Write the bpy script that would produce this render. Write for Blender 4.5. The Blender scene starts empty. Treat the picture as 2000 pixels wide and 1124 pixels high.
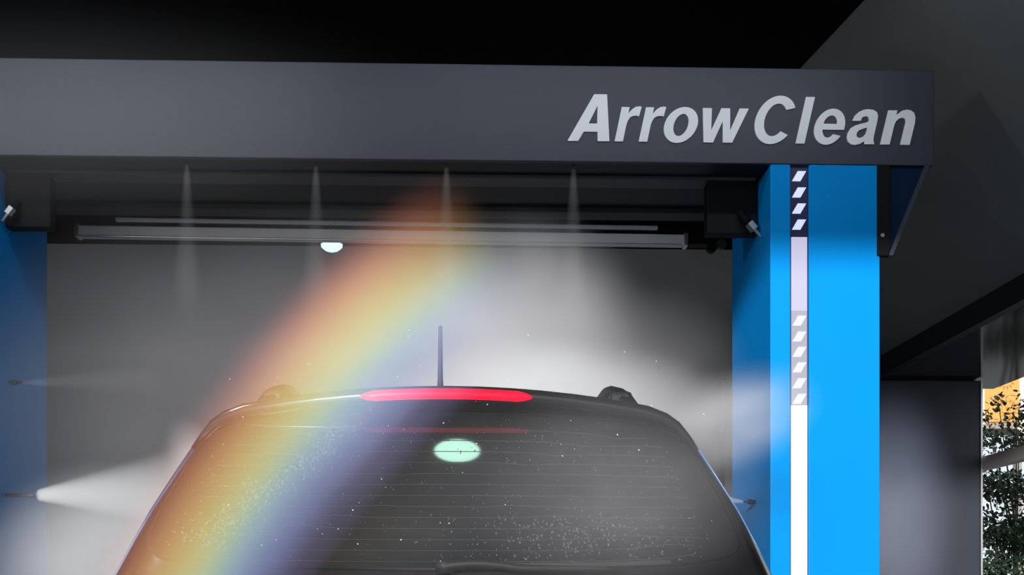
import bpy, bmesh, math, random
from mathutils import Vector, Matrix
from mathutils.geometry import tessellate_polygon
random.seed(7)
S = bpy.context.scene
C = S.collection

# ------------------------------------------------------------------ camera
CAMZ = 1.2                       # eye height
F = 2600.0                       # focal length in photo pixels (frame 2000 x 1124)
HOR = 1165.0                     # photo row of the horizon
TH = math.atan(89 / F)           # the camera is turned a little to the right of the bay's axis
cd = bpy.data.cameras.new('camera'); cam = bpy.data.objects.new('camera', cd); C.objects.link(cam)
cd.sensor_width = 36.0; cd.lens = F / 2000 * 36.0
cd.shift_y = (HOR - 562) / 2000
cd.clip_start = 0.05; cd.clip_end = 200
cam.location = (0, 0, CAMZ); cam.rotation_euler = (math.pi / 2, 0, -TH)
S.camera = cam

# ------------------------------------------------------------------ world, sun, exposure
w = bpy.data.worlds.new('sky'); S.world = w; w.use_nodes = True
bg = w.node_tree.nodes['Background']
bg.inputs[0].default_value = (0.86, 0.93, 1.0, 1); bg.inputs[1].default_value = 1.0
sl = bpy.data.lights.new('sun', 'SUN'); so = bpy.data.objects.new('sun', sl); C.objects.link(so)
sl.energy = 4.2; sl.angle = math.radians(1.6); sl.color = (1.0, 0.985, 0.97)
SUN_AZ, SUN_EL = math.radians(15.0), math.radians(9.0)      # low sun behind the viewer, over the left shoulder
sd = Vector((math.sin(SUN_AZ) * math.cos(SUN_EL), math.cos(SUN_AZ) * math.cos(SUN_EL), -math.sin(SUN_EL)))
so.rotation_euler = sd.to_track_quat('-Z', 'Y').to_euler(); so.location = (-3, -12, 5)
S.view_settings.view_transform = 'Standard'; S.view_settings.look = 'None'
S.view_settings.gamma = 1; S.view_settings.use_curve_mapping = False
S.view_settings.exposure = 0.0
S.cycles.volume_bounces = 1
S.cycles.max_bounces = 8
S.cycles.volume_step_rate = 1.6

# ------------------------------------------------------------------ helpers
def P(px, py, Y):
    """place in the bay that lies at depth Y on the line of sight through a photo point"""
    u = (px - 1000) / F; v = (HOR - py) / F
    t = Y / (math.cos(TH) - u * math.sin(TH))
    return Vector((t * (math.sin(TH) + u * math.cos(TH)), Y, CAMZ + v * t))

def mat(name, col, rough=0.5, metal=0.0, var=0.12, scale=6.0, emit=None, estr=0.0, spec=0.5, bump=0.0):
    m = bpy.data.materials.new(name); m.use_nodes = True
    nt = m.node_tree; b = nt.nodes['Principled BSDF']
    b.inputs['Roughness'].default_value = rough; b.inputs['Metallic'].default_value = metal
    b.inputs['Specular IOR Level'].default_value = spec
    tc = nt.nodes.new('ShaderNodeTexCoord'); nz = nt.nodes.new('ShaderNodeTexNoise')
    nz.inputs['Scale'].default_value = scale; nz.inputs['Detail'].default_value = 4
    nt.links.new(tc.outputs['Object'], nz.inputs['Vector'])
    mx = nt.nodes.new('ShaderNodeMix'); mx.data_type = 'RGBA'
    mx.inputs['A'].default_value = (*[c * (1 - var) for c in col], 1)
    mx.inputs['B'].default_value = (*[min(1, c * (1 + var)) for c in col], 1)
    nt.links.new(nz.outputs['Fac'], mx.inputs['Factor'])
    nt.links.new(mx.outputs['Result'], b.inputs['Base Color'])
    if emit:
        b.inputs['Emission Color'].default_value = (*emit, 1); b.inputs['Emission Strength'].default_value = estr
    if bump:
        bp = nt.nodes.new('ShaderNodeBump'); bp.inputs['Strength'].default_value = bump
        n2 = nt.nodes.new('ShaderNodeTexNoise'); n2.inputs['Scale'].default_value = scale * 12
        nt.links.new(tc.outputs['Object'], n2.inputs['Vector'])
        nt.links.new(n2.outputs['Fac'], bp.inputs['Height']); nt.links.new(bp.outputs['Normal'], b.inputs['Normal'])
    return m

M = dict(
    ceiling=mat('ceiling_black', (0.003, 0.003, 0.0035), 0.9, spec=.1),
    soffit=mat('soffit_grey', (0.18, 0.185, 0.18), 0.7, scale=2),
    gloss=mat('soffit_gloss', (0.02, 0.02, 0.023), 0.10, spec=0.12),
    fascia=mat('fascia_black', (0.012, 0.012, 0.014), 0.6),
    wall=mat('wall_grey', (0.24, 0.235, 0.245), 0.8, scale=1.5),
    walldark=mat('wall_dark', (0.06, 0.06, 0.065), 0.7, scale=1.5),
    panel=mat('panel_slate', (0.013, 0.015, 0.028), 0.5, scale=2),
    floor=mat('floor_concrete', (0.16, 0.16, 0.16), 0.3, scale=1.2, bump=0.1),
    asphalt=mat('ground', (0.2, 0.2, 0.19), 0.9, scale=2),
    header=mat('header_graphite', (0.030, 0.034, 0.055), 0.5, 0.0, scale=3),
    under=mat('housing_black', (0.012, 0.012, 0.013), 0.6),
    rib=mat('rail_charcoal', (0.04, 0.04, 0.042), 0.5),
    letter=mat('letter_silver', (0.80, 0.82, 0.87), 0.45, 0.0, 0.06, scale=9),
    blue=mat('column_blue', (0.0, 0.27, 0.74), 0.5, 0.0, 0.04, scale=3, spec=0.06),
    navy=mat('channel_navy', (0.01, 0.012, 0.06), 0.4),
    steel=mat('steel', (0.62, 0.60, 0.58), 0.3, 0.9),
    alu=mat('aluminium_bar', (0.90, 0.86, 0.83), 0.5, 0.1, 0.1, scale=5),
    black=mat('black_plastic', (0.005, 0.005, 0.006), 0.6, spec=.15),
    cell=mat('led_cell', (0.6, 0.65, 0.9), 0.4, emit=(0.52, 0.58, 1.0), estr=0.85),
    cellw=mat('led_cell_white', (0.2, 0.2, 0.2), 0.4, emit=(0.76, 0.79, 1.0), estr=0.8, spec=.2),
    difp=mat('led_diffuser_pale', (0.15, 0.15, 0.17), 0.4, emit=(0.58, 0.55, 0.78), estr=0.85, spec=.2),
    difg=mat('led_diffuser_grey', (0.15, 0.15, 0.17), 0.4, emit=(0.5, 0.48, 0.62), estr=0.58, spec=.2),
    difw=mat('led_diffuser_bright', (0.8, 0.8, 0.8), 0.4, emit=(0.95, 0.95, 1.0), estr=2.2),
    gusset=mat('gusset_navy', (0.002, 0.016, 0.05), 0.5, spec=.1),
    paint=mat('car_paint_black', (0.014, 0.013, 0.014), 0.14, 0.0, spec=0.6),
    spoiler=mat('spoiler_black', (0.016, 0.015, 0.016), 0.2, spec=0.6),
    glass=mat('privacy_glass', (0.012, 0.012, 0.013), 0.05, 0.0, spec=0.7),
    trimblk=mat('trim_black', (0.01, 0.01, 0.01), 0.55, spec=.3),
    red=mat('brake_light_red', (0.2, 0.0, 0.005), 0.3, emit=(1.0, 0.0, 0.030), estr=1.5, spec=.2),
    tail=mat('tail_light_red', (0.25, 0.01, 0.01), 0.15),
    line=mat('heating_line', (0.04, 0.035, 0.035), 0.9, spec=.1),
    tyre=mat('tyre', (0.02, 0.02, 0.02), 0.8),
    rim=mat('rim', (0.5, 0.5, 0.52), 0.3, 0.9),
    plate=mat('licence_plate', (0.05, 0.1, 0.35), 0.4),
    lamp=mat('lamp_diffuser_cool', (0.8, 0.85, 0.9), 0.4, emit=(0.50, 0.82, 1.0), estr=1.5),
    lamp2=mat('lamp_diffuser_mint', (0.8, 0.9, 0.85), 0.4, emit=(0.55, 1.0, 0.80), estr=15.0),
    lampbody=mat('lamp_body', (0.03, 0.03, 0.03), 0.5),
    leaf=mat('leaf_green', (0.022, 0.045, 0.022), 0.55, var=0.5, scale=2),
    bark=mat('bark', (0.05, 0.04, 0.03), 0.9, bump=0.3),
    amber=mat('amber_screen', (0.15, 0.07, 0.02), 0.6, emit=(1.0, 0.47, 0.10), estr=0.95),
    ambpale=mat('amber_edge', (0.3, 0.24, 0.18), 0.6, emit=(1.0, 0.80, 0.58), estr=1.0),
    ambmark=mat('screen_slot', (0.25, 0.12, 0.02), 0.7, emit=(0.5, 0.22, 0.02), estr=0.5),
    stone=mat('tower_stone', (0.3, 0.27, 0.24), 0.9),
    rail=mat('railing_beam', (0.55, 0.5, 0.47), 0.7, scale=3),
)
# water film for the beads, clear tinted glass for the transom
def clear_glass(name, col, rough, ior=1.33):
    m = bpy.data.materials.new(name); m.use_nodes = True
    b = m.node_tree.nodes['Principled BSDF']
    b.inputs['Base Color'].default_value = (*col, 1); b.inputs['Roughness'].default_value = rough
    b.inputs['Transmission Weight'].default_value = 0.93; b.inputs['IOR'].default_value = ior
    return m
M['water'] = clear_glass('water_bead', (1, 1, 1), 0.02)
M['drop'] = mat('airborne_water', (0.85, 0.87, 0.9), 0.1)
def tinted(name, col, f):
    m = bpy.data.materials.new(name); m.use_nodes = True; nt = m.node_tree
    nt.nodes.remove(nt.nodes['Principled BSDF']); out = nt.nodes['Material Output']
    t = nt.nodes.new('ShaderNodeBsdfTransparent'); t.inputs[0].default_value = (*col, 1)
    g = nt.nodes.new('ShaderNodeBsdfGlossy'); g.inputs['Roughness'].default_value = 0.03; g.inputs[0].default_value = (.8, .8, .8, 1)
    x = nt.nodes.new('ShaderNodeMixShader'); x.inputs[0].default_value = f
    nt.links.new(t.outputs[0], x.inputs[1]); nt.links.new(g.outputs[0], x.inputs[2]); nt.links.new(x.outputs[0], out.inputs[0])
    return m
M['tint'] = tinted('tinted_transom_glass', (0.10, 0.105, 0.11), 0.08)

def link(name, me, m, parent=None, smooth=False):
    o = bpy.data.objects.new(name, me); C.objects.link(o)
    if m and not me.materials: me.materials.append(M[m] if isinstance(m, str) else m)
    if smooth:
        for p in me.polygons: p.use_smooth = True
    if parent:
        o.parent = parent
    return o
def obj(name, bm, m, parent=None, smooth=False):
    me = bpy.data.meshes.new(name); bmesh.ops.recalc_face_normals(bm, faces=bm.faces[:]); bm.to_mesh(me); bm.free()
    return link(name, me, m, parent, smooth)
def tag(o, label, cat, group=None, kind=None):
    o['label'] = label; o['category'] = cat
    if group: o['group'] = group
    if kind: o['kind'] = kind
    return o
def empty(name, loc=(0, 0, 0)):
    o = bpy.data.objects.new(name, None); C.objects.link(o); o.location = loc; o.empty_display_size = 0.1
    return o
def adopt(o, parent):
    """parent o while keeping its world place (parents are only ever translated)"""
    o.parent = parent; o.matrix_parent_inverse = Matrix.Translation(-world_loc(parent)); return o
def world_loc(o):
    v = Vector(o.location)
    return v
def bx(bm, x0, x1, y0, y1, z0, z1, bev=0.0):
    r = bmesh.ops.create_cube(bm, size=1, matrix=Matrix.Translation(((x0 + x1) / 2, (y0 + y1) / 2, (z0 + z1) / 2)) @ Matrix.Diagonal((abs(x1 - x0), abs(y1 - y0), abs(z1 - z0), 1)))
    if bev:
        es = list({e for v in r['verts'] for e in v.link_edges})
        bmesh.ops.bevel(bm, geom=es, offset=bev, segments=2, affect='EDGES', profile=0.5)
    return bm
def box(*a, bev=0.0): return bx(bmesh.new(), *a, bev=bev)
def cyl(bm, p0, p1, r0, r1=None, n=16, caps=True):
    p0, p1 = Vector(p0), Vector(p1); r1 = r0 if r1 is None else r1
    d = p1 - p0; q = d.to_track_quat('Z', 'Y').to_matrix().to_4x4()
    bmesh.ops.create_cone(bm, cap_ends=caps, segments=n, radius1=r0, radius2=r1, depth=d.length, matrix=Matrix.Translation((p0 + p1) / 2) @ q)
    return bm
def prism(bm, pts, d):
    """closed polygon of 3D points pushed along d"""
    a = [bm.verts.new(p) for p in pts]; b = [bm.verts.new(Vector(p) + Vector(d)) for p in pts]
    n = len(a); bm.faces.new(a); bm.faces.new(b[::-1])
    for i in range(n): bm.faces.new((a[i], b[i], b[(i + 1) % n], a[(i + 1) % n]))
    return bm
def lathe(bm, prof, centre, n=28):
    rows = []
    for r, z in prof:
        rows.append([bm.verts.new((centre[0] + r * math.cos(2 * math.pi * k / n), centre[1] + r * math.sin(2 * math.pi * k / n), centre[2] + z)) for k in range(n)])
    for a, b in zip(rows, rows[1:]):
        for k in range(n): bm.faces.new((a[k], a[(k + 1) % n], b[(k + 1) % n], b[k]))
    bm.faces.new(rows[0]); bm.faces.new(rows[-1][::-1]); return bm
def struct(name, bm, m, label=None, cat=None):
    o = obj(name, bm, m); o['kind'] = 'structure'
    if label: o['label'] = label; o['category'] = cat or name.split('_')[0]
    return o

# ------------------------------------------------------------------ the bay
CEIL = CAMZ + 2.75
LIP = -1.55                                 # the roof ends here, the low sun comes in under its edge
struct('floor', box(-6, 4.1, -6, 10.6, -0.2, 0), 'floor', 'wet grey concrete floor of the wash bay')
struct('ceiling', box(-4.6, 4.3, LIP, 10.7, CEIL, CEIL + 0.3), 'ceiling', 'flat black ceiling over the wash bay')
struct('wall_left', box(-4.6, -4.4, 2.5, 10.5, 0, CEIL), 'wall', 'plain grey wall along the far side of the bay')
struct('wall_back', box(-4.6, 3.5, 10.5, 10.7, 0, CEIL), 'wall', 'plain grey rear wall behind the wash gantry')
# right: sloping soffit that comes down from the ceiling to a black fascia, then a flat glossy soffit out to the opening
a0, a1 = P(1560, 135, 6.9), P(1690, 0, 6.07)
def edge(Y):                                # ceiling edge of the slope, slightly off the bay's axis
    if Y > 7.0: return Vector((a0.x + (Y - 6.9) * .13, Y, CEIL))
    t = (Y - a0.y) / (a1.y - a0.y); return Vector((a0.x + t * (a1.x - a0.x), Y, CEIL))
FX, FZ1, FZ0 = 3.10, CAMZ + 1.80, CAMZ + 1.652
WY = 10.0
WX = P(1915, 900, WY).x
bm = bmesh.new()
loft_ = [[bm.verts.new(p) for p in (edge(y), (FX, y, FZ1), (WX + .3, y, FZ1), (WX + .3, y, CEIL))] for y in (LIP, 7.0, 10.5)]
for va, vb in zip(loft_, loft_[1:]):
    for i in range(4): bm.faces.new((va[i], vb[i], vb[(i + 1) % 4], va[(i + 1) % 4]))
bm.faces.new(loft_[0]); bm.faces.new(loft_[-1][::-1])
struct('trim_1', bm, 'soffit', 'dark grey sloping soffit above the side opening', 'soffit')
struct('trim_2', box(FX, FX + .06, LIP, 10.5, FZ0, FZ1), 'fascia', 'black fascia beam under the sloping soffit', 'beam')
struct('trim_3', box(FX + .06, WX + .3, LIP, 10.5, FZ0 + .004, FZ1), 'gloss', 'glossy dark flat soffit over the side opening', 'soffit')
# slate partition standing square to the view behind the column
pw = struct('wall_right_return', box(1.95, WX - 0.01, WY + .06, WY + .25, 0, FZ0), 'fascia', 'dark slate partition beside the blue column, next to the opening')
obj('panel', box(1.95, WX, WY, WY + .12, 0.02, FZ0 - .012, bev=0.006), 'panel', pw)
obj('edge_trim', box(WX, WX + 0.014, WY - .01, WY + .13, 0.02, FZ0 - 0.012), 'steel', pw)
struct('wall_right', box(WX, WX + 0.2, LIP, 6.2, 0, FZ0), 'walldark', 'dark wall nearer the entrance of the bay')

# ------------------------------------------------------------------ gantry
GY0, GY1 = 5.9, 6.76
HZ0, HZ1 = CAMZ + 1.931, CAMZ + 2.359
HX0, HX1 = -2.85, P(1825, 200, GY0).x
CRX0, CRX1 = P(1505, 600, GY0).x, P(1719, 600, GY0).x
CLX1 = -2.104; CLX0 = CLX1 - (CRX1 - CRX0)
g = tag(empty('wash_gantry'), 'blue and graphite car wash gantry straddling the black car', 'car wash gantry')
hd = obj('header', bx(box(HX0, HX1, GY0, GY0 + 0.03, HZ0, HZ1, bev=0.004), HX0 + 0.01, HX1 - 0.012, GY0 + 0.03, GY1, HZ0 + 0.03, HZ1 - 0.006), 'header', g)
hd['label'] = 'long graphite header box with silver lettering'
obj('underside_panel', box(HX0 + .02, HX1 - .04, GY0 + 0.031, GY1, HZ0 + 0.004, HZ0 + 0.029), 'under', hd)
obj('underside_rail', box(CLX1 + .02, CRX0 - .02, 6.10, 6.24, HZ0 - 0.012, HZ0 + 0.004, bev=.003), 'rib', hd)
obj('underside_rail', box(CLX1 + .02, CRX0 - .02, 6.60, 6.74, HZ0 - 0.022, HZ0 + 0.004, bev=.003), 'under', hd)
for py in (157, 232, 308):
    q = P(1828, py, GY0 + 0.05)
    obj('bolt', cyl(bmesh.new(), (HX1 - 0.013, q.y, q.z), (HX1 + 0.006, q.y, q.z), 0.008, n=10), 'steel', hd)

# lettering -------------------------------------------------------
def ell(cx, cy, rx, ry, a0, a1, n=22):
    return [(cx + rx * math.cos(math.radians(a0 + (a1 - a0) * k / n)), cy + ry * math.sin(math.radians(a0 + (a1 - a0) * k / n))) for k in range(n + 1)]
def full(cx, cy, rx, ry, n=40): return ell(cx, cy, rx, ry, 0, 360, n)[:-1]
G = {
 'A': ([(0, 0), (.275, 1), (.52, 1), (.80, 0), (.575, 0), (.525, .2), (.265, .2), (.205, 0)], [(.315, .375), (.478, .375), (.397, .76)]),
 'r': ([(0, 0), (.2, 0), (.2, .36), (.215, .45), (.25, .515), (.32, .55), (.40, .555), (.46, .54), (.475, .745), (.42, .755), (.33, .74), (.26, .69), (.19, .60), (.19, .735), (0, .735)], None),
 'o': (full(.345, .3675, .345, .385), full(.345, .3675, .148, .238)),
 'w': ([(0, .735), (.2, .735), (.295, .26), (.405, .735), (.595, .735), (.705, .26), (.80, .735), (1.0, .735), (.81, 0), (.605, 0), (.5, .46), (.395, 0), (.19, 0)], None),
 'C': (ell(.44, .5, .44, .52, 30, 322, 44) + ell(.44, .5, .235, .35, 316, 38, 40), None),
 'l': ([(0, 0), (.2, 0), (.2, 1), (0, 1)], None),
 'e': ([(.68, .305)] + ell(.34, .3675, .34, .388, 0, 330, 44) + ell(.34, .3675, .148, .235, 318, 196, 14) + [], ell(.34, .43, .150, .180, 0, 180, 16)),
 'a': ([(.04, .50), (.07, .61), (.14, .69), (.24, .74), (.34, .755), (.46, .74), (.55, .69), (.59, .61), (.60, .5), (.60, .16), (.61, .08), (.64, .03), (.64, 0), (.43, 0), (.41, .07), (.33, .01), (.22, -.02), (.12, 0), (.04, .06), (0, .15), (0, .24), (.04, .34), (.13, .40), (.25, .44), (.36, .465), (.405, .49), (.405, .53), (.385, .58), (.33, .605), (.27, .595), (.24, .56), (.23, .50)],
       [(.41, .36), (.33, .335), (.25, .305), (.205, .25), (.205, .19), (.24, .145), (.30, .135), (.36, .165), (.40, .22), (.41, .29)]),
 'n': ([(0, 0), (.2, 0), (.2, .42), (.215, .5), (.26, .56), (.33, .585), (.39, .56), (.42, .5), (.42, .42), (.42, 0), (.62, 0), (.62, .48), (.60, .6), (.55, .69), (.47, .74), (.39, .755), (.29, .73), (.19, .635), (.19, .735), (0, .735)], None),
}
BASE, CAPH = CAMZ + 2.021, 0.2085
LET = [('A', 1108, 1190), ('r', 1200, 1253), ('r', 1247, 1301), ('o', 1296, 1363), ('w', 1372, 1462), ('C', 1473, 1553), ('l', 1553, 1591), ('e', 1589, 1650), ('a', 1653, 1714), ('n', 1718, 1787)]
for ch, x0, x1 in LET:
    outer, hole = G[ch]
    X0, X1 = P(x0, 250, GY0).x, P(x1, 250, GY0).x
    sh = lambda p: (p[0] + 0.235 * p[1], p[1])
    loops = [[sh(p) for p in outer]] + ([[sh(p) for p in hole]] if hole else [])
    mn, mxx = min(p[0] for p in loops[0]), max(p[0] for p in loops[0])
    loops = [[(X0 + (p[0] - mn) / (mxx - mn) * (X1 - X0), BASE + p[1] * CAPH) for p in L] for L in loops]
    bm = bmesh.new(); flat = [p for L in loops for p in L]
    fr = [bm.verts.new((p[0], GY0 - 0.007, p[1])) for p in flat]; bk = [bm.verts.new((p[0], GY0, p[1])) for p in flat]
    for t in tessellate_polygon([[Vector((p[0], p[1], 0)) for p in L] for L in loops]):
        try: bm.faces.new([fr[i] for i in t])
        except ValueError: pass
    k = 0
    for L in loops:
        n = len(L)
        for i in range(n):
            a, b = k + i, k + (i + 1) % n; bm.faces.new((fr[a], fr[b], bk[b], bk[a]))
        k += n
    o = obj('letter', bm, 'letter', hd); o['label'] = 'silver italic letter %s' % ch

# columns -----------------------------------------------------------
def zrow(py): return P(1562, py, GY0).z
SX0, SX1 = P(1546, 600, GY0).x, P(1579, 600, GY0).x
def column(x0, x1, s0, s1, lab):
    bm = bmesh.new()
    top = HZ0 + 0.0
    bx(bm, x0, s0 - .004, GY0 + 0.004, GY1, 0, top, bev=0.004)      # two uprights either side of the light channel
    bx(bm, s1 + .004, x1, GY0 + 0.004, GY1, 0, top, bev=0.004)
    bx(bm, s0 - .006, s1 + .006, GY0 + 0.06, GY1 - .01, 0, top)
    c = obj('column', bm, 'blue', g); c['label'] = lab
    obj('light_channel', box(s0 - .004, s1 + .004, GY0 + 0.02, GY0 + 0.06, 0.1, top), 'navy', c)
    y0, y1 = GY0 + 0.012, GY0 + 0.021
    for nm, ma, pa, pb in (('diffuser', 'difp', 462, 606), ('diffuser', 'difg', 606, 792), ('diffuser', 'difw', 792, 1560)):
        obj(nm, box(s0 + .003, s1 - .003, y0, y1, zrow(pb), zrow(pa)), ma, c)
    def cells(rows, ma, yy):
        w_ = (s1 - s0) * 0.50; shx = (s1 - s0) * 0.17; hh = 0.0225; cx = (s0 + s1) / 2
        for r in rows:
            z = zrow(r)
            obj('light_cell', prism(bmesh.new(), [(cx - w_/2 - shx, yy, z - hh), (cx + w_/2 - shx, yy, z - hh), (cx + w_/2 + shx, yy, z + hh), (cx - w_/2 + shx, yy, z + hh)], (0, 0.006, 0)), ma, c)
    cells((342, 374, 405.5, 437), 'cell', GY0 + 0.015)
    cells((626, 657, 687, 717.5, 748.5, 779), 'cellw', GY0 + 0.008)
    return c
cr = column(CRX0, CRX1, SX0, SX1, 'blue column with lit strip, beside the slate partition')
off = CRX0 - SX0
cl = column(CLX0, CLX1, CLX1 - (SX1 - CRX0), CLX1 - (SX0 - CRX0), 'blue column on the side away from the opening')
# gussets that carry the overhanging header
def gusset(xa, xb, y0):
    bm = bmesh.new()
    zt = HZ0 - .002; zb = P(1715, 500, GY0).z
    s = 1 if xb > xa else -1
    prism(bm, [(xa, y0 + .02, zt), (xb, y0 + .02, zt), (xa + s * .045, y0 + .02, zb), (xa, y0 + .02, zb)], (0, .012, 0))
    gs = obj('gusset', bm, 'gusset', g)
    obj('mounting_flange', box(min(xa - s * .014, xa + s * .04), max(xa - s * .014, xa + s * .04), y0 - .012, y0 + .03, zb, zt, bev=.002), 'black', gs)
    e = bmesh.new()
    prism(e, [(xb - s * .02, y0 - .01, zt), (xb, y0 - .01, zt), (xa + s * .055, y0 - .01, zb), (xa + s * .035, y0 - .01, zb)], (0, .05, 0))
    obj('edge_flange', e, 'header', gs)
    q = P(1718, 460, y0 - .013)
    obj('bolt', cyl(bmesh.new(), (xa + s * .006, y0 - .018, q.z), (xa + s * .006, y0 - .011, q.z), 0.009, n=10), 'steel', gs)
gusset(CRX1, P(1814, 330, GY0).x, GY0)
gusset(CLX0, CLX0 - (P(1814, 330, GY0).x - CRX1), GY0)

# bar hung behind the header
ba, bb = P(150, 452, 7.0), P(1341, 470, 7.0)
L = bb.x - ba.x; tilt = (bb.z - ba.z) / L
def sheared(x0, x1, y0, y1, z0, z1):
    bm = box(x0, x1, y0, y1, z0, z1, bev=.003)
    for v in bm.verts: v.co.z += ba.z + (v.co.x - ba.x) * tilt
    return bm
rb = obj('rear_bar', sheared(ba.x, bb.x, 6.98, 7.04, -.030, .026), 'alu', g); rb['label'] = 'pale aluminium bar hung behind the header'
obj('bar_lip', sheared(ba.x, bb.x - .03, 6.968, 6.985, -.034, -.027), 'steel', rb)
obj('bar_cap', sheared(bb.x - .018, bb.x + .004, 6.965, 7.045, -.036, .032), 'steel', rb)
obj('bar_cap', sheared(ba.x - .004, ba.x + .018, 6.965, 7.045, -.036, .032), 'steel', rb)
obj('top_pipe', sheared(P(225, 432, 6.95).x, P(1285, 440, 6.95).x, 6.95, 6.98, .044, .062), 'alu', rb)
kx = P(1388, 487, 6.97)
obj('end_bracket', box(P(1347, 470, 6.97).x, P(1405, 470, 6.97).x, 6.96, 7.05, P(1380, 478, 6.97).z, HZ0 + .02, bev=.004), 'black', rb)
obj('knob', cyl(bmesh.new(), (kx.x, 6.93, kx.z), (kx.x, 6.97, kx.z), .026, n=16), 'black', rb)
k2 = P(1407, 480, 6.97); obj('knob', cyl(bmesh.new(), (k2.x, 6.94, k2.z), (k2.x, 6.97, k2.z), .026, n=16), 'rib', rb)
obj('end_bracket', box(ba.x - .02, ba.x + .03, 6.99, 7.03, ba.z + .02, HZ0 + .06), 'black', rb)

# angled nozzles at the ends of the header, with their hoses
def nozzle(tip, direction, scale=1.0, arm=None, ma='steel'):
    d = Vector(direction).normalized(); tip = Vector(tip)
    b = tip - d * .085 * scale
    bm = cyl(bmesh.new(), b, b + d * .04 * scale, .024 * scale, n=6)
    n = obj('spray_nozzle', bm, ma, g)
    obj('nozzle_tip', cyl(bmesh.new(), b + d * .04 * scale, tip, .009 * scale, .006 * scale, n=10), ma, n)
    if arm is not None: obj('nozzle_pipe', cyl(bmesh.new(), Vector(arm), b, .018 * scale, n=10), 'black', n)
    return n
HB = P(1450, 457, 6.15).z        # foot of the black end housings
for x0, x1 in ((CRX0 - .24, CRX0 - .002), (CLX1 + .002, CLX1 + .205)):
    obj('end_housing', box(x0, x1, 6.15, 6.23, HB, HZ0 + .004, bev=.004), 'black', g)
t = P(1487, 463, 6.1); nozzle(t, t - P(1456, 428, 6.1), 1.0, P(1446, 417, 6.14))
t = P(4, 432, 6.08); nozzle(t, t - P(26, 404, 6.08), .9, P(34, 396, 6.14))
# nozzles in the columns, facing the car
for px, py, side, ny in ((78, 968, 1, 6.15), (1479, 981, -1, 6.2), (60, 748, 1, 6.2)):
    x = CLX1 if side == 1 else CRX0
    z = P(px, py, ny).z
    nozzle((x + side * (.15 if py == 968 else .06), ny, z), (side, 0, 0), .5, (x + side * .002, ny, z), 'gusset')
NOZ = [365, 617, 872, 1120]
for px in NOZ:
    q = P(px, 320, 5.97)
    n = obj('spray_nozzle', cyl(bmesh.new(), (q.x, 5.97, HZ0 + .006), (q.x, 5.97, HZ0 - .004), .007, .005, n=10), 'rib', g)
    n['label'] = 'small downward spray nozzle under the header'

# ------------------------------------------------------------------ pendant lamps
def lamp(name, loc, r, drop, dm, label, watts=0, col=(1, 1, 1), deep=1.0):
    e = tag(empty(name, (loc[0], loc[1], loc[2])), label, 'ceiling lamp', 'round ceiling lamps of the wash bay')
    obj('housing', lathe(bmesh.new(), [(r * .45, drop * .0 + .10), (r * .8, .08), (r * 1.02, .03), (r * 1.02, .0), (r * .9, .0)], (0, 0, 0)), 'lampbody', e, True)
    dd = lathe(bmesh.new(), [(r * .96, .0), (r * .93, -.018), (r * .8, -r * .22 * deep), (r * .55, -r * .34 * deep), (r * .25, -r * .40 * deep), (r * .02, -r * .41 * deep)], (0, 0, 0))
    obj('diffuser', dd, dm, e, True)
    obj('hanging_rod', cyl(bmesh.new(), (0, 0, .09), (0, 0, CEIL - loc[2]), .012, n=8), 'lampbody', e)
    if watts:
        ld = bpy.data.lights.new('lamp_light', 'POINT'); ld.energy = watts; ld.shadow_soft_size = .10; ld.color = col
        lo_ = bpy.data.objects.new('lamp_light', ld); C.objects.link(lo_); lo_.parent = e; lo_.location = (0, 0, -r * .42 - .11)
    return e
q = P(648, 478, 9.0)
lamp('pendant_lamp', q, 0.076, .3, 'lamp', 'small cool white pendant lamp behind the gantry', deep=1.6)
lamp2 = lamp('pendant_lamp', (-0.02, 2.76, CEIL - .16), 0.138, .3, 'lamp2', 'mint white pendant lamp over the car, mirrored in its rear window', 0, (.85, 1, .93))
lamp('pendant_lamp', (-2.3, 2.5, CEIL - .16), 0.15, .3, 'lamp2', 'unseen mint white pendant lamp added to brighten the rear bar', 90, (.93, .95, 1))  # this one is added out of view, to throw light on the rear bar

# light bars added out of view under the ceiling to brighten the header
def fill_bar(x0, x1, watts, label):
    y, z = 4.75, CEIL - .13
    e = tag(empty('added_light_bar', ((x0 + x1) / 2, y, z)), label, 'light bar', 'unseen bars added to brighten the header')
    h = (x1 - x0) / 2
    obj('housing', box(-h, h, -.05, .03, -.03, .05, bev=.01), 'lampbody', e)
    obj('diffuser', box(-h + .02, h - .02, .03, .038, -.024, .02), 'lamp', e)
    for x in (-h * .7, h * .7): obj('hanger', cyl(bmesh.new(), (x, -.01, .05), (x, -.01, CEIL - z), .01, n=8), 'lampbody', e)
    ld = bpy.data.lights.new('fill_light', 'AREA'); ld.shape = 'RECTANGLE'; ld.size = 2 * h; ld.size_y = .05; ld.energy = watts; ld.color = (.92, .95, 1); ld.spread = math.radians(130)
    lo_ = bpy.data.objects.new('fill_light', ld); C.objects.link(lo_); lo_.parent = e; lo_.location = (0, .05, 0)
    lo_.rotation_euler = Vector((0, 1.15, -.55)).to_track_quat('-Z', 'Z').to_euler()
    lo_.rotation_euler = (math.radians(64), 0, 0)
fill_bar(-3.0, -.6, 6.0, 'unseen light bar added to brighten the plain half of the header')
fill_bar(-.3, 2.0, 5.0, 'unseen light bar added to brighten the lettered half of the header')

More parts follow.
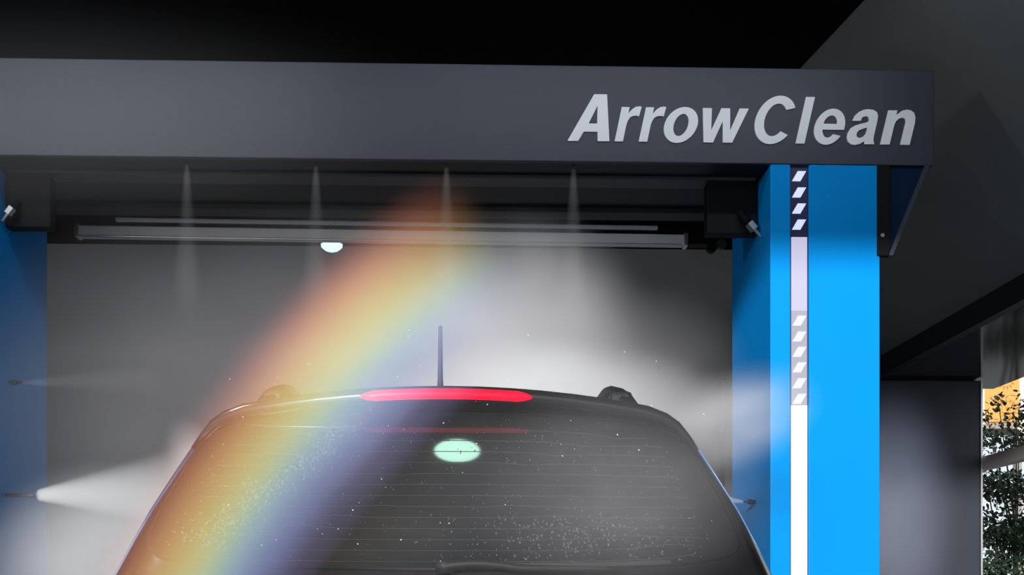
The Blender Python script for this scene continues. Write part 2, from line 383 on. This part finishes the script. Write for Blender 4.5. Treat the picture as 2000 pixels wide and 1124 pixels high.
# ------------------------------------------------------------------ car
CX = -0.05
car = tag(empty('car', (CX, 5.2, 0)), 'black sport utility car with lit red brake light, rear toward the viewer', 'car')
def cobj(name, bm, m, parent=None, smooth=False):
    for v in bm.verts: v.co.y -= 5.2
    return obj(name, bm, m, parent or car, smooth)
def yr(z):
    h = z - 1.26
    return 3.10 + (.45 * h + .45 * h * h if h > 0 else .4 * h)
def lerp_tab(tab, z):
    if z <= tab[0][0]: return tab[0][1]
    for (a, va), (b, vb) in zip(tab, tab[1:]):
        if z <= b: return va + (vb - va) * (z - a) / (b - a)
    return tab[-1][1]
WT = [(1.04, .895), (1.12, .865), (1.25, .805), (1.415, .738), (1.58, .660), (1.675, .60)]
def hw(z): return lerp_tab(WT, z)
def bul(s): return .055 * s * s + .11 * abs(s) ** 22
def ring(z, y0, y1, w, front_b=0.14):
    ss = [math.sin(math.pi / 2 * (k / 14)) for k in range(-14, 15)]
    pts = [(w * s, y0 + bul(s), z) for s in ss]
    ya, yb = y0 + bul(1), y1 - front_b - .1
    pts += [(w * (1 + .012 * math.sin(math.pi * k / 9)), ya + (yb - ya) * k / 9, z) for k in range(1, 9)]
    pts += [(w * s, y1 - front_b * s * s - .1 * abs(s) ** 10, z) for s in ss[::-1]]
    pts += [(-w * (1 + .012 * math.sin(math.pi * k / 9)), yb + (ya - yb) * k / 9, z) for k in range(1, 9)]
    return pts
def loft(bm, rings, cap0=True, cap1=True):
    rv = [[bm.verts.new(p) for p in r] for r in rings]
    for a, b in zip(rv, rv[1:]):
        n = len(a)
        for k in range(n): bm.faces.new((a[k], a[(k + 1) % n], b[(k + 1) % n], b[k]))
    if cap0: bm.faces.new(rv[0])
    if cap1: bm.faces.new(rv[-1][::-1])
    return bm
bm = bmesh.new()
loft(bm, [ring(*a) for a in ((.24, 3.12, 7.3, .80), (.32, 3.0, 7.45, .88), (.55, 2.96, 7.52, .92), (.80, 2.955, 7.5, .93), (.95, 2.965, 7.44, .915), (1.02, 2.98, 7.25, .90), (1.06, 3.0, 7.0, .875))])
YF = [(1.04, 6.35), (1.675, 5.35)]
rs = [ring(z, yr(z), lerp_tab(YF, z), hw(z)) for z in (1.04, 1.12, 1.19, 1.25, 1.33, 1.415, 1.5, 1.58, 1.63, 1.66)]
for z, y0, y1, w_ in ((1.680, 3.43, 5.28, .58), (1.695, 3.47, 5.15, .52), (1.708, 3.52, 5.0, .41), (1.716, 3.58, 4.85, .29), (1.720, 3.66, 4.7, .14)):
    rs.append(ring(z, y0, y1, w_))
loft(bm, rs)
body = cobj('body', bm, 'paint', None, True)
# rear window, a curved pane with rounded corners
def gp(a, b, off):
    """a,b in -1..1 over the pane"""
    n = 7.0
    k = (abs(a) ** n + abs(b) ** n) ** (1 / n)
    m_ = max(abs(a), abs(b)); f_ = m_ / k if k > 0 else 1
    a, b = a * f_, b * f_
    zb, zt = 1.262 + .012 * (a * a), 1.652 - .018 * a * a
    z = zb + (zt - zb) * (b + 1) / 2
    s = a * .915
    return Vector((hw(z) * s, yr(z) + .055 * s * s - off, z + off * .5))
bm = bmesh.new(); N = 36
gv = [[bm.verts.new(gp(-1 + 2 * i / N, -1 + 2 * j / N, .006)) for i in range(N + 1)] for j in range(N + 1)]
for j in range(N):
    for i in range(N): bm.faces.new((gv[j][i], gv[j][i + 1], gv[j + 1][i + 1], gv[j + 1][i]))
rw = cobj('rear_window', bm, 'glass', None, True); rw['label'] = 'dark wet rear window with fine heating lines'
# seal round the pane
bm = bmesh.new(); loop = []
K = 120
def per(k):
    t = 8 * k / K; sidx = int(t // 2); q_ = t - 2 * sidx - 1
    return [(q_, -1), (1, q_), (-q_, 1), (-1, -q_)][sidx]
lo = [gp(*per(k), .007) for k in range(K)]
def ring_strip(bm, lo, wid, off):
    cen = sum(lo, Vector()) / len(lo)
    a = [bm.verts.new(p + Vector((0, -off, 0))) for p in lo]
    bq = [bm.verts.new(p + (p - cen).normalized() * wid + Vector((0, .004, 0))) for p in lo]
    for k in range(len(lo)): bm.faces.new((a[k], a[(k + 1) % len(lo)], bq[(k + 1) % len(lo)], bq[k]))
ring_strip(bm, lo, .007, .001)
cobj('window_seal', bm, 'trimblk', rw, True)
# heating lines
for py in [846 + 21.4 * k for k in range(13)]:
    v = (HOR - py) / F
    z = 1.45
    for _ in range(8): z = CAMZ + v * (yr(z) + .02)
    b_ = (z - 1.262) / (1.652 - 1.262) * 2 - 1
    bm = bmesh.new(); ra = []
    for i in range(31):
        a = -.88 + 1.76 * i / 30
        p = gp(a, b_, .0075); ra.append((bm.verts.new(p), bm.verts.new(p + Vector((0, -.0003, .0017)))))
    for (p0, p1), (p2, p3) in zip(ra, ra[1:]): bm.faces.new((p0, p2, p3, p1))
    cobj('heating_line', bm, 'line', rw)
# water beads on the pane
bm = bmesh.new()
def bead(a, b, r):
    c = gp(a, b, .0065); nrm = Vector((0, -.82, .57))
    q = nrm.to_track_quat('Z', 'Y').to_matrix().to_4x4()
    bmesh.ops.create_icosphere(bm, subdivisions=1, radius=1, matrix=Matrix.Translation(c) @ q @ Matrix.Diagonal((r, r * random.uniform(.8, 1.6), r * .5, 1)))
for _ in range(420):
    bead(random.uniform(-.93, .93), random.uniform(-.95, .95), random.uniform(.0008, .0024))
for _ in range(420):      # thick streak of beads, upper left to lower left
    t_ = random.random(); bead(-.42 - .42 * t_ + random.gauss(0, .05), .95 - 1.75 * t_ + random.gauss(0, .08), random.uniform(.0014, .0044))
for _ in range(380):      # beads low on the right half
    bead(max(-.1, min(.9, random.gauss(.42, .22))), max(-.96, min(.2, random.gauss(-.65, .22))), random.uniform(.001, .0034))
wb = cobj('water_beads', bm, 'water', rw, True); wb['kind'] = 'stuff'; wb['label'] = 'fine water beads clinging to the glass'
# spoiler: one section swept across the roof edge and down the pillars
def crown(x): return 1.721 - .046 * (x / .55) ** 2
half = [(x, crown(x)) for x in (0, .08, .16, .24, .32, .40, .46, .51)] + [(.560, 1.664), (.592, 1.643), (.618, 1.613), (.645, 1.576)]
path = [(-x, z) for x, z in half[:0:-1]] + half
bm = bmesh.new(); rings = []
for i, (x, z) in enumerate(path):
    a = Vector(path[max(0, i - 1)]); b = Vector(path[min(len(path) - 1, i + 1)]); t = (b - a).normalized(); nrm = Vector((-t.y, t.x))
    s = abs(x) / .55; yt = 3.295 + .06 * s * s; f_ = 1.0 if abs(x) < .53 else 1 - (abs(x) - .53) * 4
    sec = [(3.62, -.004), (yt + .10, .004), (yt + .012, .001), (yt, -.006), (yt + .002, -.030 * f_), (yt + .012, -.037 * f_), (yt + .12, -.052 * f_), (3.60, -.055)]
    rings.append([(x + nrm.x * h, y, z + nrm.y * h) for y, h in sec])
loft(bm, rings)
spo = cobj('spoiler', bm, 'spoiler', None, True); spo['label'] = 'black roof spoiler along the top of the rear window'
# high brake light in the spoiler's trailing face
bm = bmesh.new(); rings = []
for i in range(25):
    x = -.213 + .426 * i / 24; e = min(1, (1 - abs(2 * i / 24 - 1)) * 6 + .25)
    z = crown(x) - .0205; y = 3.295 + .06 * (x / .55) ** 2; hz = .0125 * e
    rings.append([(x, y - .004, z + hz), (x, y - .008, z + hz * .5), (x, y - .008, z - hz * .5), (x, y - .004, z - hz), (x, y + .012, z - hz), (x, y + .012, z + hz)])
loft(bm, rings)
cobj('brake_light', bm, 'red', spo, True)['label'] = 'lit red high brake light'
# roof rails
for s in (-1, 1):
    bm = bmesh.new(); rings = []
    pp = [(3.60, .520, 1.672), (3.615, .508, 1.708), (3.64, .492, 1.742), (3.69, .474, 1.766), (3.80, .468, 1.778), (4.2, .470, 1.786), (4.7, .470, 1.782), (4.95, .467, 1.760), (5.03, .467, 1.720), (5.05, .467, 1.68)]
    for i, (y, x, z) in enumerate(pp):
        f_ = 1.0 if 1 < i < 8 else 1.15
        rings.append([(s * (x + dx * f_), y, z + dz * f_) for dx, dz in ((-.030, .012), (-.022, .019), (.010, .012), (.027, -.012), (.024, -.022), (.004, -.014), (-.014, -.002))])
    loft(bm, rings)
    rr = cobj('roof_rail', bm, 'trimblk', None, True)
    cobj('rail_foot', box(s * .475 - .03, s * .475 + .03, 3.63, 3.74, 1.67, 1.762, bev=.012), 'trimblk', rr)
# antenna
ap = P(860, 762, 3.62)
bm = lathe(bmesh.new(), [(.022, 0), (.021, .010), (.016, .024), (.011, .034), (.0085, .042), (.0072, .07), (.0055, .200), (.0058, .205), (.004, .210)], (ap.x - CX, 3.62, 1.724), 16)
an = cobj('antenna', bm, 'trimblk', None, True)
cobj('antenna_base', lathe(bmesh.new(), [(.030, -.012), (.027, .004), (.020, .018), (.009, .030)], (ap.x - CX, 3.62, 1.724), 16), 'trimblk', an, True)
# wiper: hub, arm and blade lying along the foot of the pane
wip = cobj('wiper', lathe(bmesh.new(), [(.022, -.01), (.022, .014), (.016, .022), (.004, .024)], (.0, 3.072, 1.262), 16), 'trimblk', None, True)
bm = bmesh.new(); rings = []
for i in range(17):
    t_ = i / 16; x = -.02 + .42 * t_; z = 1.263 + .010 * math.sin(math.pi * min(1, t_ * 2.2)) * (1 if t_ < .45 else 0) + .002 * (1 - t_); hh = .012 * (1 - .6 * t_)
    y = 3.068 + .05 * (x / .6) ** 2
    rings.append([(x, y - .014, z + hh), (x, y - .018, z), (x, y - .014, z - hh), (x, y, z - hh), (x, y, z + hh)])
loft(bm, rings); cobj('wiper_arm', bm, 'trimblk', wip, True)
bm = bmesh.new(); rings = []
for i in range(17):
    x = .03 + .5 * i / 16; p = gp(x / .72, -.985, .012)
    rings.append([(x, p.y - .008, p.z + .005), (x, p.y - .008, p.z - .005), (x, p.y + .004, p.z - .005), (x, p.y + .004, p.z + .005)])
loft(bm, rings); cobj('wiper_blade', bm, 'trimblk', wip)
# remaining car parts below the frame and along the flanks
for s in (-1, 1):
    cobj('tail_light', box(min(s * .62, s * .90), max(s * .62, s * .90), 2.93, 3.12, .90, 1.02, bev=.02), 'tail')
    for y0, y1, z1 in ((3.85, 4.55, 1.60), (4.65, 5.45, 1.60)):
        bm = bmesh.new(); vs = [(y0, 1.17), (y1, 1.17), (y1 - .02, z1 - .02), (y0 + .05, z1)]
        bm.faces.new([bm.verts.new((s * (hw(z) * 1.014 + .004), y, z)) for y, z in vs])
        cobj('side_window', bm, 'glass')
    for y in (3.85, 6.55):
        bm = cyl(bmesh.new(), (s * .70, y, .35), (s * .935, y, .35), .35, n=36)
        wh = cobj('wheel', bm, 'tyre', None, True)
        cobj('rim', cyl(bmesh.new(), (s * .90, y, .35), (s * .942, y, .35), .24, n=24), 'rim', wh)
cobj('rear_bumper', box(-.86, .86, 2.90, 3.1, .36, .58, bev=.04), 'trimblk')
cobj('licence_plate', box(-.22, .22, 2.935, 2.965, .72, .84, bev=.004), 'plate')

# ------------------------------------------------------------------ outside the side opening
struct('ground', box(-60, 60, -60, 90, -0.45, -0.21), 'asphalt', 'paved ground outside the wash bay')
rq = P(1918, 900, 9.95)
tag(obj('railing_beam', box(WX + .03, WX + .11, 6.25, 10.3, rq.z - .06, rq.z + .04, bev=.006), 'rail'), 'grey horizontal rail across the side opening', 'railing')
def leafmesh():
    bm = bmesh.new()
    v = [bm.verts.new(p) for p in ((0, 0, 0), (.32, .35, .06), (.26, .75, .05), (0, 1.1, -.04), (-.26, .75, .05), (-.32, .35, .06))]
    bm.faces.new((v[0], v[1], v[2], v[3])); bm.faces.new((v[0], v[3], v[4], v[5])); return [tuple(x.co) for x in v], [(0, 1, 2, 3), (0, 3, 4, 5)]
LV, LF = leafmesh()
def foliage(centres, n, size, seed):
    rnd = random.Random(seed); vs, fs = [], []
    for _ in range(n):
        c, r = rnd.choices(centres, [q[1][0] * q[1][2] for q in centres])[0]
        d = Vector((rnd.gauss(0, 1), rnd.gauss(0, 1), rnd.gauss(0, 1))); d = d.normalized() * (rnd.random() ** .45)
        p = Vector((c[0] + d.x * r[0], c[1] + d.y * r[1], c[2] + d.z * r[2]))
        R = Matrix.Rotation(rnd.uniform(0, 6.28), 3, 'Z') @ Matrix.Rotation(rnd.uniform(-1.2, 1.2), 3, 'X') @ Matrix.Rotation(rnd.uniform(-.8, .8), 3, 'Y')
        s = size * rnd.uniform(.6, 1.35); k = len(vs)
        vs += [tuple(p + R @ (Vector(v) * s)) for v in LV]; fs += [tuple(i + k for i in f) for f in LF]
    me = bpy.data.meshes.new('foliage'); me.from_pydata(vs, [], fs); return me
def tree(name, base, h, centres, n, size, seed, label, cat):
    e = tag(empty(name, base), label, cat)
    bm = cyl(bmesh.new(), (0, 0, 0), (0, 0, h), .035, .012, n=10)
    rnd = random.Random(seed)
    loc = [((c[0] - base[0], c[1] - base[1], c[2] - base[2]), r) for c, r in centres]
    obj('trunk', bm, 'bark', e, True)
    for c, r in loc:
        z0 = min(h * .95, max(.15, c[2] * .6)); obj('branch', cyl(bmesh.new(), (0, 0, z0), c, .012, .004, n=7), 'bark', e, True)
    o = link('foliage', foliage(loc, n, size, seed), 'leaf', e); o['kind'] = 'stuff'
    return e
def cen(px, py, Y, rx, ry, rz): return (P(px, py, Y), (rx, ry, rz))
tb = P(1985, 1300, 13.5)
tree('garden_tree', (tb.x, tb.y, -.21), 2.6, [cen(1935, 858, 13.5, .26, .4, .16), cen(1990, 860, 13.5, .26, .4, .14), cen(1985, 815, 13.5, .12, .25, .06), cen(1928, 815, 13.5, .08, .15, .06), cen(1950, 785, 13.5, .09, .12, .09), cen(2060, 820, 13.5, .5, .5, .45)], 1700, .050, 3, 'leafy green tree in front of the amber lantern', 'tree')
hb = P(1960, 1300, 12.0)
tree('garden_shrub', (hb.x, hb.y, -.21), 2.0, [cen(1930, 950, 12.0, .22, .3, .16), cen(1985, 960, 12.0, .26, .3, .18), cen(1940, 1040, 12.0, .26, .3, .22), cen(1995, 1060, 12.0, .28, .3, .26), cen(1940, 1120, 12.0, .28, .3, .2), cen(1990, 1180, 12.0, .4, .4, .3), cen(2080, 1020, 12.0, .4, .4, .5)], 8000, .044, 5, 'dark leafy shrub behind the railing of the side opening', 'shrub')
# amber lantern tower
TY = 20.0
tl, tr_ = P(1900, 740, TY), P(1994, 740, TY)
ztop, zbot = P(1950, 560, TY).z, P(1950, 824, TY).z
lt = tag(empty('street_lantern', (0, 0, 0)), 'large amber glowing lantern with a ring of slots, behind the tree', 'lantern')
obj('lantern_case', box(tl.x, P(2040, 740, TY).x, TY + .05, TY + .9, zbot - .1, ztop + .1), 'stone', lt)
obj('pole', box(P(1999, 900, TY).x, P(2012, 900, TY).x, TY + .3, TY + .4, -.21, zbot - .1), 'stone', lt)
obj('screen', box(P(1922, 740, TY).x, P(1990, 740, TY).x, TY - .02, TY + .05, zbot, ztop), 'amber', lt)
obj('pale_frame', box(tl.x, P(1922, 740, TY).x, TY - .02, TY + .05, zbot - .1, ztop), 'ambpale', lt)
obj('pale_frame', box(P(1990, 740, TY).x, P(2040, 740, TY).x, TY - .02, TY + .05, zbot - .3, ztop), 'ambpale', lt)
bm = bmesh.new()
for (cx, cy) in ((1963, 743), (1968, 800)):
    c = P(cx, cy, TY); R = 17.5 / F * TY
    for k in range(14):
        a = 2 * math.pi * k / 14; d = Vector((math.cos(a), 0, math.sin(a))); nn = Vector((-d.z, 0, d.x))
        p = Vector((c.x, TY - .03, c.z)); r0, r1, h_ = R * .72, R * 1.08, R * .085
        prism(bm, [p + d * r0 - nn * h_, p + d * r1 - nn * h_, p + d * r1 + nn * h_, p + d * r0 + nn * h_], (0, .02, 0))
    bx(bm, c.x - .03, c.x + .03, TY - .03, TY - .012, c.z - .03, c.z + .03)
sm = obj('slot_pattern', bm, 'ambmark', lt); sm['kind'] = 'stuff'

# ------------------------------------------------------------------ water in the air
def vol_base(name, g_, col=(1, 1, 1)):
    m = bpy.data.materials.new(name); m.use_nodes = True; nt = m.node_tree
    nt.nodes.remove(nt.nodes['Principled BSDF']); out = nt.nodes['Material Output']
    v = nt.nodes.new('ShaderNodeVolumeScatter'); v.inputs['Anisotropy'].default_value = g_; v.inputs['Color'].default_value = (*col, 1)
    nt.links.new(v.outputs[0], out.inputs['Volume'])
    tc = nt.nodes.new('ShaderNodeTexCoord'); return m, nt, v, tc
def mth(nt, op, a, b=None, clamp=False):
    n = nt.nodes.new('ShaderNodeMath'); n.operation = op; n.use_clamp = clamp
    for i, x in enumerate((a, b)):
        if x is None: continue
        if isinstance(x, (int, float)): n.inputs[i].default_value = x
        else: nt.links.new(x, n.inputs[i])
    return n.outputs[0]
def noise01(nt, tc, scale, lo, hi, stretch=(1, 1, 1), seed=0.0):
    mp = nt.nodes.new('ShaderNodeMapping'); mp.inputs['Scale'].default_value = stretch; mp.inputs['Location'].default_value = (seed, seed * 1.7, seed * .3)
    nt.links.new(tc.outputs['Object'], mp.inputs[0])
    nz = nt.nodes.new('ShaderNodeTexNoise'); nz.inputs['Scale'].default_value = scale; nz.inputs['Detail'].default_value = 2.0
    nt.links.new(mp.outputs[0], nz.inputs['Vector'])
    mr = nt.nodes.new('ShaderNodeMapRange'); mr.inputs['From Min'].default_value = .3; mr.inputs['From Max'].default_value = .7
    mr.inputs['To Min'].default_value = lo; mr.inputs['To Max'].default_value = hi
    nt.links.new(nz.outputs['Fac'], mr.inputs[0]); return mr.outputs[0]
GA = -0.4
def cloud(name, px, py, Y, r, D, label, power=1.5, nz=(.5, 1.5), nsc=1.6, tilt=0.0, col=(.97, .96, 1), seed=0.0):
    """soft ellipsoid of mist, radii r in metres, density D per metre at its heart"""
    m, nt, v, tc = vol_base(name, GA, col)
    ln = nt.nodes.new('ShaderNodeVectorMath'); ln.operation = 'LENGTH'; nt.links.new(tc.outputs['Object'], ln.inputs[0])
    f = mth(nt, 'POWER', mth(nt, 'SUBTRACT', 1.0, mth(nt, 'MULTIPLY', ln.outputs['Value'], ln.outputs['Value']), True), power)
    f = mth(nt, 'MULTIPLY', f, noise01(nt, tc, nsc, nz[0], nz[1], seed=seed))
    nt.links.new(mth(nt, 'MULTIPLY', f, D), v.inputs['Density'])
    bm = bmesh.new(); bmesh.ops.create_icosphere(bm, subdivisions=3, radius=1.0)
    o = obj(name, bm, m); o.location = P(px, py, Y); o.scale = r; o.rotation_euler = (0, tilt, 0)
    return tag(o, label, 'mist', None, 'stuff')
def cone(name, apex, direction, length, ra, rb_, D, label, fall=1.0, core=0.0, group=None, stuff=False):
    """spray fan from a nozzle; local x runs along the jet"""
    m, nt, v, tc = vol_base(name, GA)
    sx = nt.nodes.new('ShaderNodeSeparateXYZ'); nt.links.new(tc.outputs['Object'], sx.inputs[0])
    X = sx.outputs[0]
    rad = mth(nt, 'SQRT', mth(nt, 'ADD', mth(nt, 'MULTIPLY', sx.outputs[1], sx.outputs[1]), mth(nt, 'MULTIPLY', sx.outputs[2], sx.outputs[2])))
    R = mth(nt, 'ADD', ra, mth(nt, 'MULTIPLY', X, (rb_ - ra) / length))
    q = mth(nt, 'DIVIDE', rad, R)
    f = mth(nt, 'SUBTRACT', 1.0, mth(nt, 'MULTIPLY', q, q), True)
    lon = mth(nt, 'POWER', mth(nt, 'SUBTRACT', 1.0, mth(nt, 'DIVIDE', X, length), True), fall)
    f = mth(nt, 'MULTIPLY', mth(nt, 'MULTIPLY', f, lon), D)
    if core: f = mth(nt, 'MULTIPLY', f, mth(nt, 'ADD', 1.0, mth(nt, 'DIVIDE', core, mth(nt, 'ADD', 0.008, mth(nt, 'MULTIPLY', X, X)))))
    nt.links.new(f, v.inputs['Density'])
    bm = bmesh.new()
    bmesh.ops.create_cone(bm, cap_ends=True, segments=24, radius1=ra, radius2=rb_, depth=length, matrix=Matrix.Translation((length / 2, 0, 0)) @ Matrix.Rotation(math.pi / 2, 4, 'Y'))
    o = obj(name, bm, m); o.location = apex; o.rotation_euler = Vector(direction).to_track_quat('X', 'Z').to_euler()
    return tag(o, label, 'water spray', group, 'stuff' if stuff else None)

cloud('spray_mist', 1020, 690, 5.2, (.58, .55, .58), 1.15, 'white plume of mist rising behind the car roof', power=2, nz=(.75, 1.25), seed=1)
cloud('spray_mist', 1050, 800, 4.6, (.70, .5, .25), 1.4, 'bright bank of mist along the car roof', nz=(.8, 1.2), seed=2)
cloud('spray_mist', 1270, 760, 5.1, (.42, .5, .42), .20, 'thin grey mist between plume and blue column', tilt=.5, nz=(.6, 1.4), seed=3)
cloud('spray_mist', 1425, 825, 4.8, (.36, .5, .22), 1.0, 'pale mist drifting in front of the lit blue column', power=2.5, tilt=-.3, nz=(.6, 1.4), seed=4)
cloud('spray_mist', 330, 820, 5.2, (1.0, .7, .85), .15, 'faint grey mist beside the car, near the other column', nz=(.7, 1.3), seed=5)
cloud('spray_mist', 215, 1130, 4.4, (.46, .5, .40), 1.4, 'dense low mist beside the rear corner of the car', nz=(.7, 1.3), seed=6)
cloud('spray_mist', 690, 660, 5.6, (1.1, .6, .65), .12, 'thin haze under the rear bar behind the car', nz=(.8, 1.2), seed=7)
cloud('spray_mist', 960, 960, 2.78, (.62, .16, .30), .20, 'thin veil of mist in front of the whole rear window', power=1.0, nz=(.6, 1.4), nsc=2.2, seed=11)
cloud('spray_mist', 1220, 960, 2.82, (.36, .14, .26), .60, 'thicker patch of mist before the wiper side of the rear window', nsc=2.2, nz=(.6, 1.4), seed=8)
cloud('spray_mist', 60, 215, 4.6, (1.5, .6, .42), .06, 'faint haze hanging in front of the header', power=1.5, nz=(.8, 1.2), seed=9)
cloud('spray_mist', 1745, 1010, 7.6, (.42, .4, .85), .45, 'bluish mist in front of the slate partition', nz=(.8, 1.2), power=2, col=(.62, .70, 1), seed=10)  # blue light bounced off the column is put into the mist colour

jz = P(85, 968, 6.15).z
cone('spray_jet', (CLX1 + .15, 6.15, jz), (1, -.2, .03), 1.1, .028, .30, 3.2, 'strong white water jet from the column away from the opening', 1.2, .07)
cone('spray_jet', (CRX0 - .06, 6.2, P(1475, 981, 6.2).z), (-1, -.2, .12), .5, .008, .09, 4.0, 'small water jet from the lit blue column', 1.0, .03)
cone('spray_jet', (CLX1 + .06, 6.2, P(60, 748, 6.2).z), (1, -.2, 0), .7, .01, .10, .5, 'faint thin water jet higher on the same column', 1.0, .03)
FAN = {365: 'faintest water fan under the header, falling at the hazy end of the rear bar', 617: 'faint water fan under the header, falling above the small pendant lamp',
       872: 'water fan under the header, falling above the car antenna', 1120: 'brightest water fan under the header, falling below the letter A'}
for px in NOZ:
    q = P(px, 320, 5.97)
    cone('spray_jet', (q.x, 5.97, HZ0 - .012), (0, 0, -1), .75, .012, .095, 2.2, FAN[px], 1.6, .02, 'water fans under the header')

# rainbow seen in the drifting spray: an arc of droplets whose scatter colour runs from red outside to violet inside
RY = 2.84
rc = P(2099, 2171, RY); k_ = RY / F
R_IN, R_OUT = 1836 * k_, 2226 * k_
m, nt, v, tc = vol_base('rainbow_mist', GA)
sx = nt.nodes.new('ShaderNodeSeparateXYZ'); nt.links.new(tc.outputs['Object'], sx.inputs[0])
r_ = mth(nt, 'SQRT', mth(nt, 'ADD', mth(nt, 'MULTIPLY', sx.outputs[0], sx.outputs[0]), mth(nt, 'MULTIPLY', sx.outputs[2], sx.outputs[2])))
fr = mth(nt, 'DIVIDE', mth(nt, 'SUBTRACT', r_, R_IN), R_OUT - R_IN)
cr_ = nt.nodes.new('ShaderNodeValToRGB'); e = cr_.color_ramp.elements
stops = [(0, (0, 0, 0)), (.15, (.06, .055, .11)), (.29, (.19, .23, .46)), (.40, (.34, .50, .62)), (.48, (.55, .75, .42)), (.55, (.90, .76, .28)), (.66, (.90, .50, .15)), (.78, (.62, .24, .10)), (.89, (.22, .07, .045)), (1, (0, 0, 0))]
e[0].position = 0; e[0].color = (0, 0, 0, 1); e[1].position = 1; e[1].color = (0, 0, 0, 1)
for p_, c_ in stops[1:-1]:
    q = e.new(p_); q.color = (*c_, 1)
nt.links.new(cr_.outputs[0], v.inputs['Color'])
ang = mth(nt, 'ARCTAN2', sx.outputs[2], mth(nt, 'MULTIPLY', sx.outputs[0], -1.0))      # 0 at the left, grows upward
nt.links.new(mth(nt, 'ADD', fr, mth(nt, 'MULTIPLY', mth(nt, 'SUBTRACT', .78, ang), .22)), cr_.inputs[0])
def smooth(a, b):
    mr = nt.nodes.new('ShaderNodeMapRange'); mr.interpolation_type = 'SMOOTHSTEP'
    mr.inputs['From Min'].default_value = a; mr.inputs['From Max'].default_value = b; nt.links.new(ang, mr.inputs[0]); return mr.outputs[0]
fade = mth(nt, 'MULTIPLY', smooth(.44, .53), mth(nt, 'SUBTRACT', 1.0, smooth(.83, .99)))
fade = mth(nt, 'MULTIPLY', fade, mth(nt, 'ADD', .8, mth(nt, 'MULTIPLY', smooth(.68, .80), .5)))
ydep = mth(nt, 'SUBTRACT', 1.0, mth(nt, 'POWER', mth(nt, 'MULTIPLY', sx.outputs[1], 1 / .15), 2.0), True)
nt.links.new(mth(nt, 'MULTIPLY', mth(nt, 'MULTIPLY', fade, ydep), 5.2), v.inputs['Density'])
bm = bmesh.new(); ri, ro_, ri2, ro2 = [], [], [], []
for k in range(41):
    a = 0.44 + .62 * k / 40
    ri.append(bm.verts.new((-R_IN * math.cos(a), -.15, R_IN * math.sin(a)))); ro_.append(bm.verts.new((-R_OUT * math.cos(a), -.15, R_OUT * math.sin(a))))
    ri2.append(bm.verts.new((-R_IN * math.cos(a), .15, R_IN * math.sin(a)))); ro2.append(bm.verts.new((-R_OUT * math.cos(a), .15, R_OUT * math.sin(a))))
for k in range(40):
    bm.faces.new((ri[k], ro_[k], ro_[k + 1], ri[k + 1])); bm.faces.new((ri2[k], ri2[k + 1], ro2[k + 1], ro2[k]))
    bm.faces.new((ri[k], ri[k + 1], ri2[k + 1], ri2[k])); bm.faces.new((ro_[k], ro2[k], ro2[k + 1], ro_[k + 1]))
bm.faces.new((ri[0], ri2[0], ro2[0], ro_[0])); bm.faces.new((ri[-1], ro_[-1], ro2[-1], ri2[-1]))
ro = obj('rainbow', bm, m); ro.location = rc
tag(ro, 'rainbow arc in the spray from red outside to violet inside', 'rainbow', None, 'stuff')

# stray drops in the air
bm = bmesh.new()
for _ in range(60):
    p = P(random.uniform(420, 1420), random.uniform(640, 1100), random.uniform(2.5, 2.75)); r = random.uniform(.0006, .0016)
    bmesh.ops.create_icosphere(bm, subdivisions=1, radius=r, matrix=Matrix.Translation(p))
tag(obj('stray_drops', bm, 'drop', None, True), 'tiny white drops flying in front of the car', 'water drops', None, 'stuff')
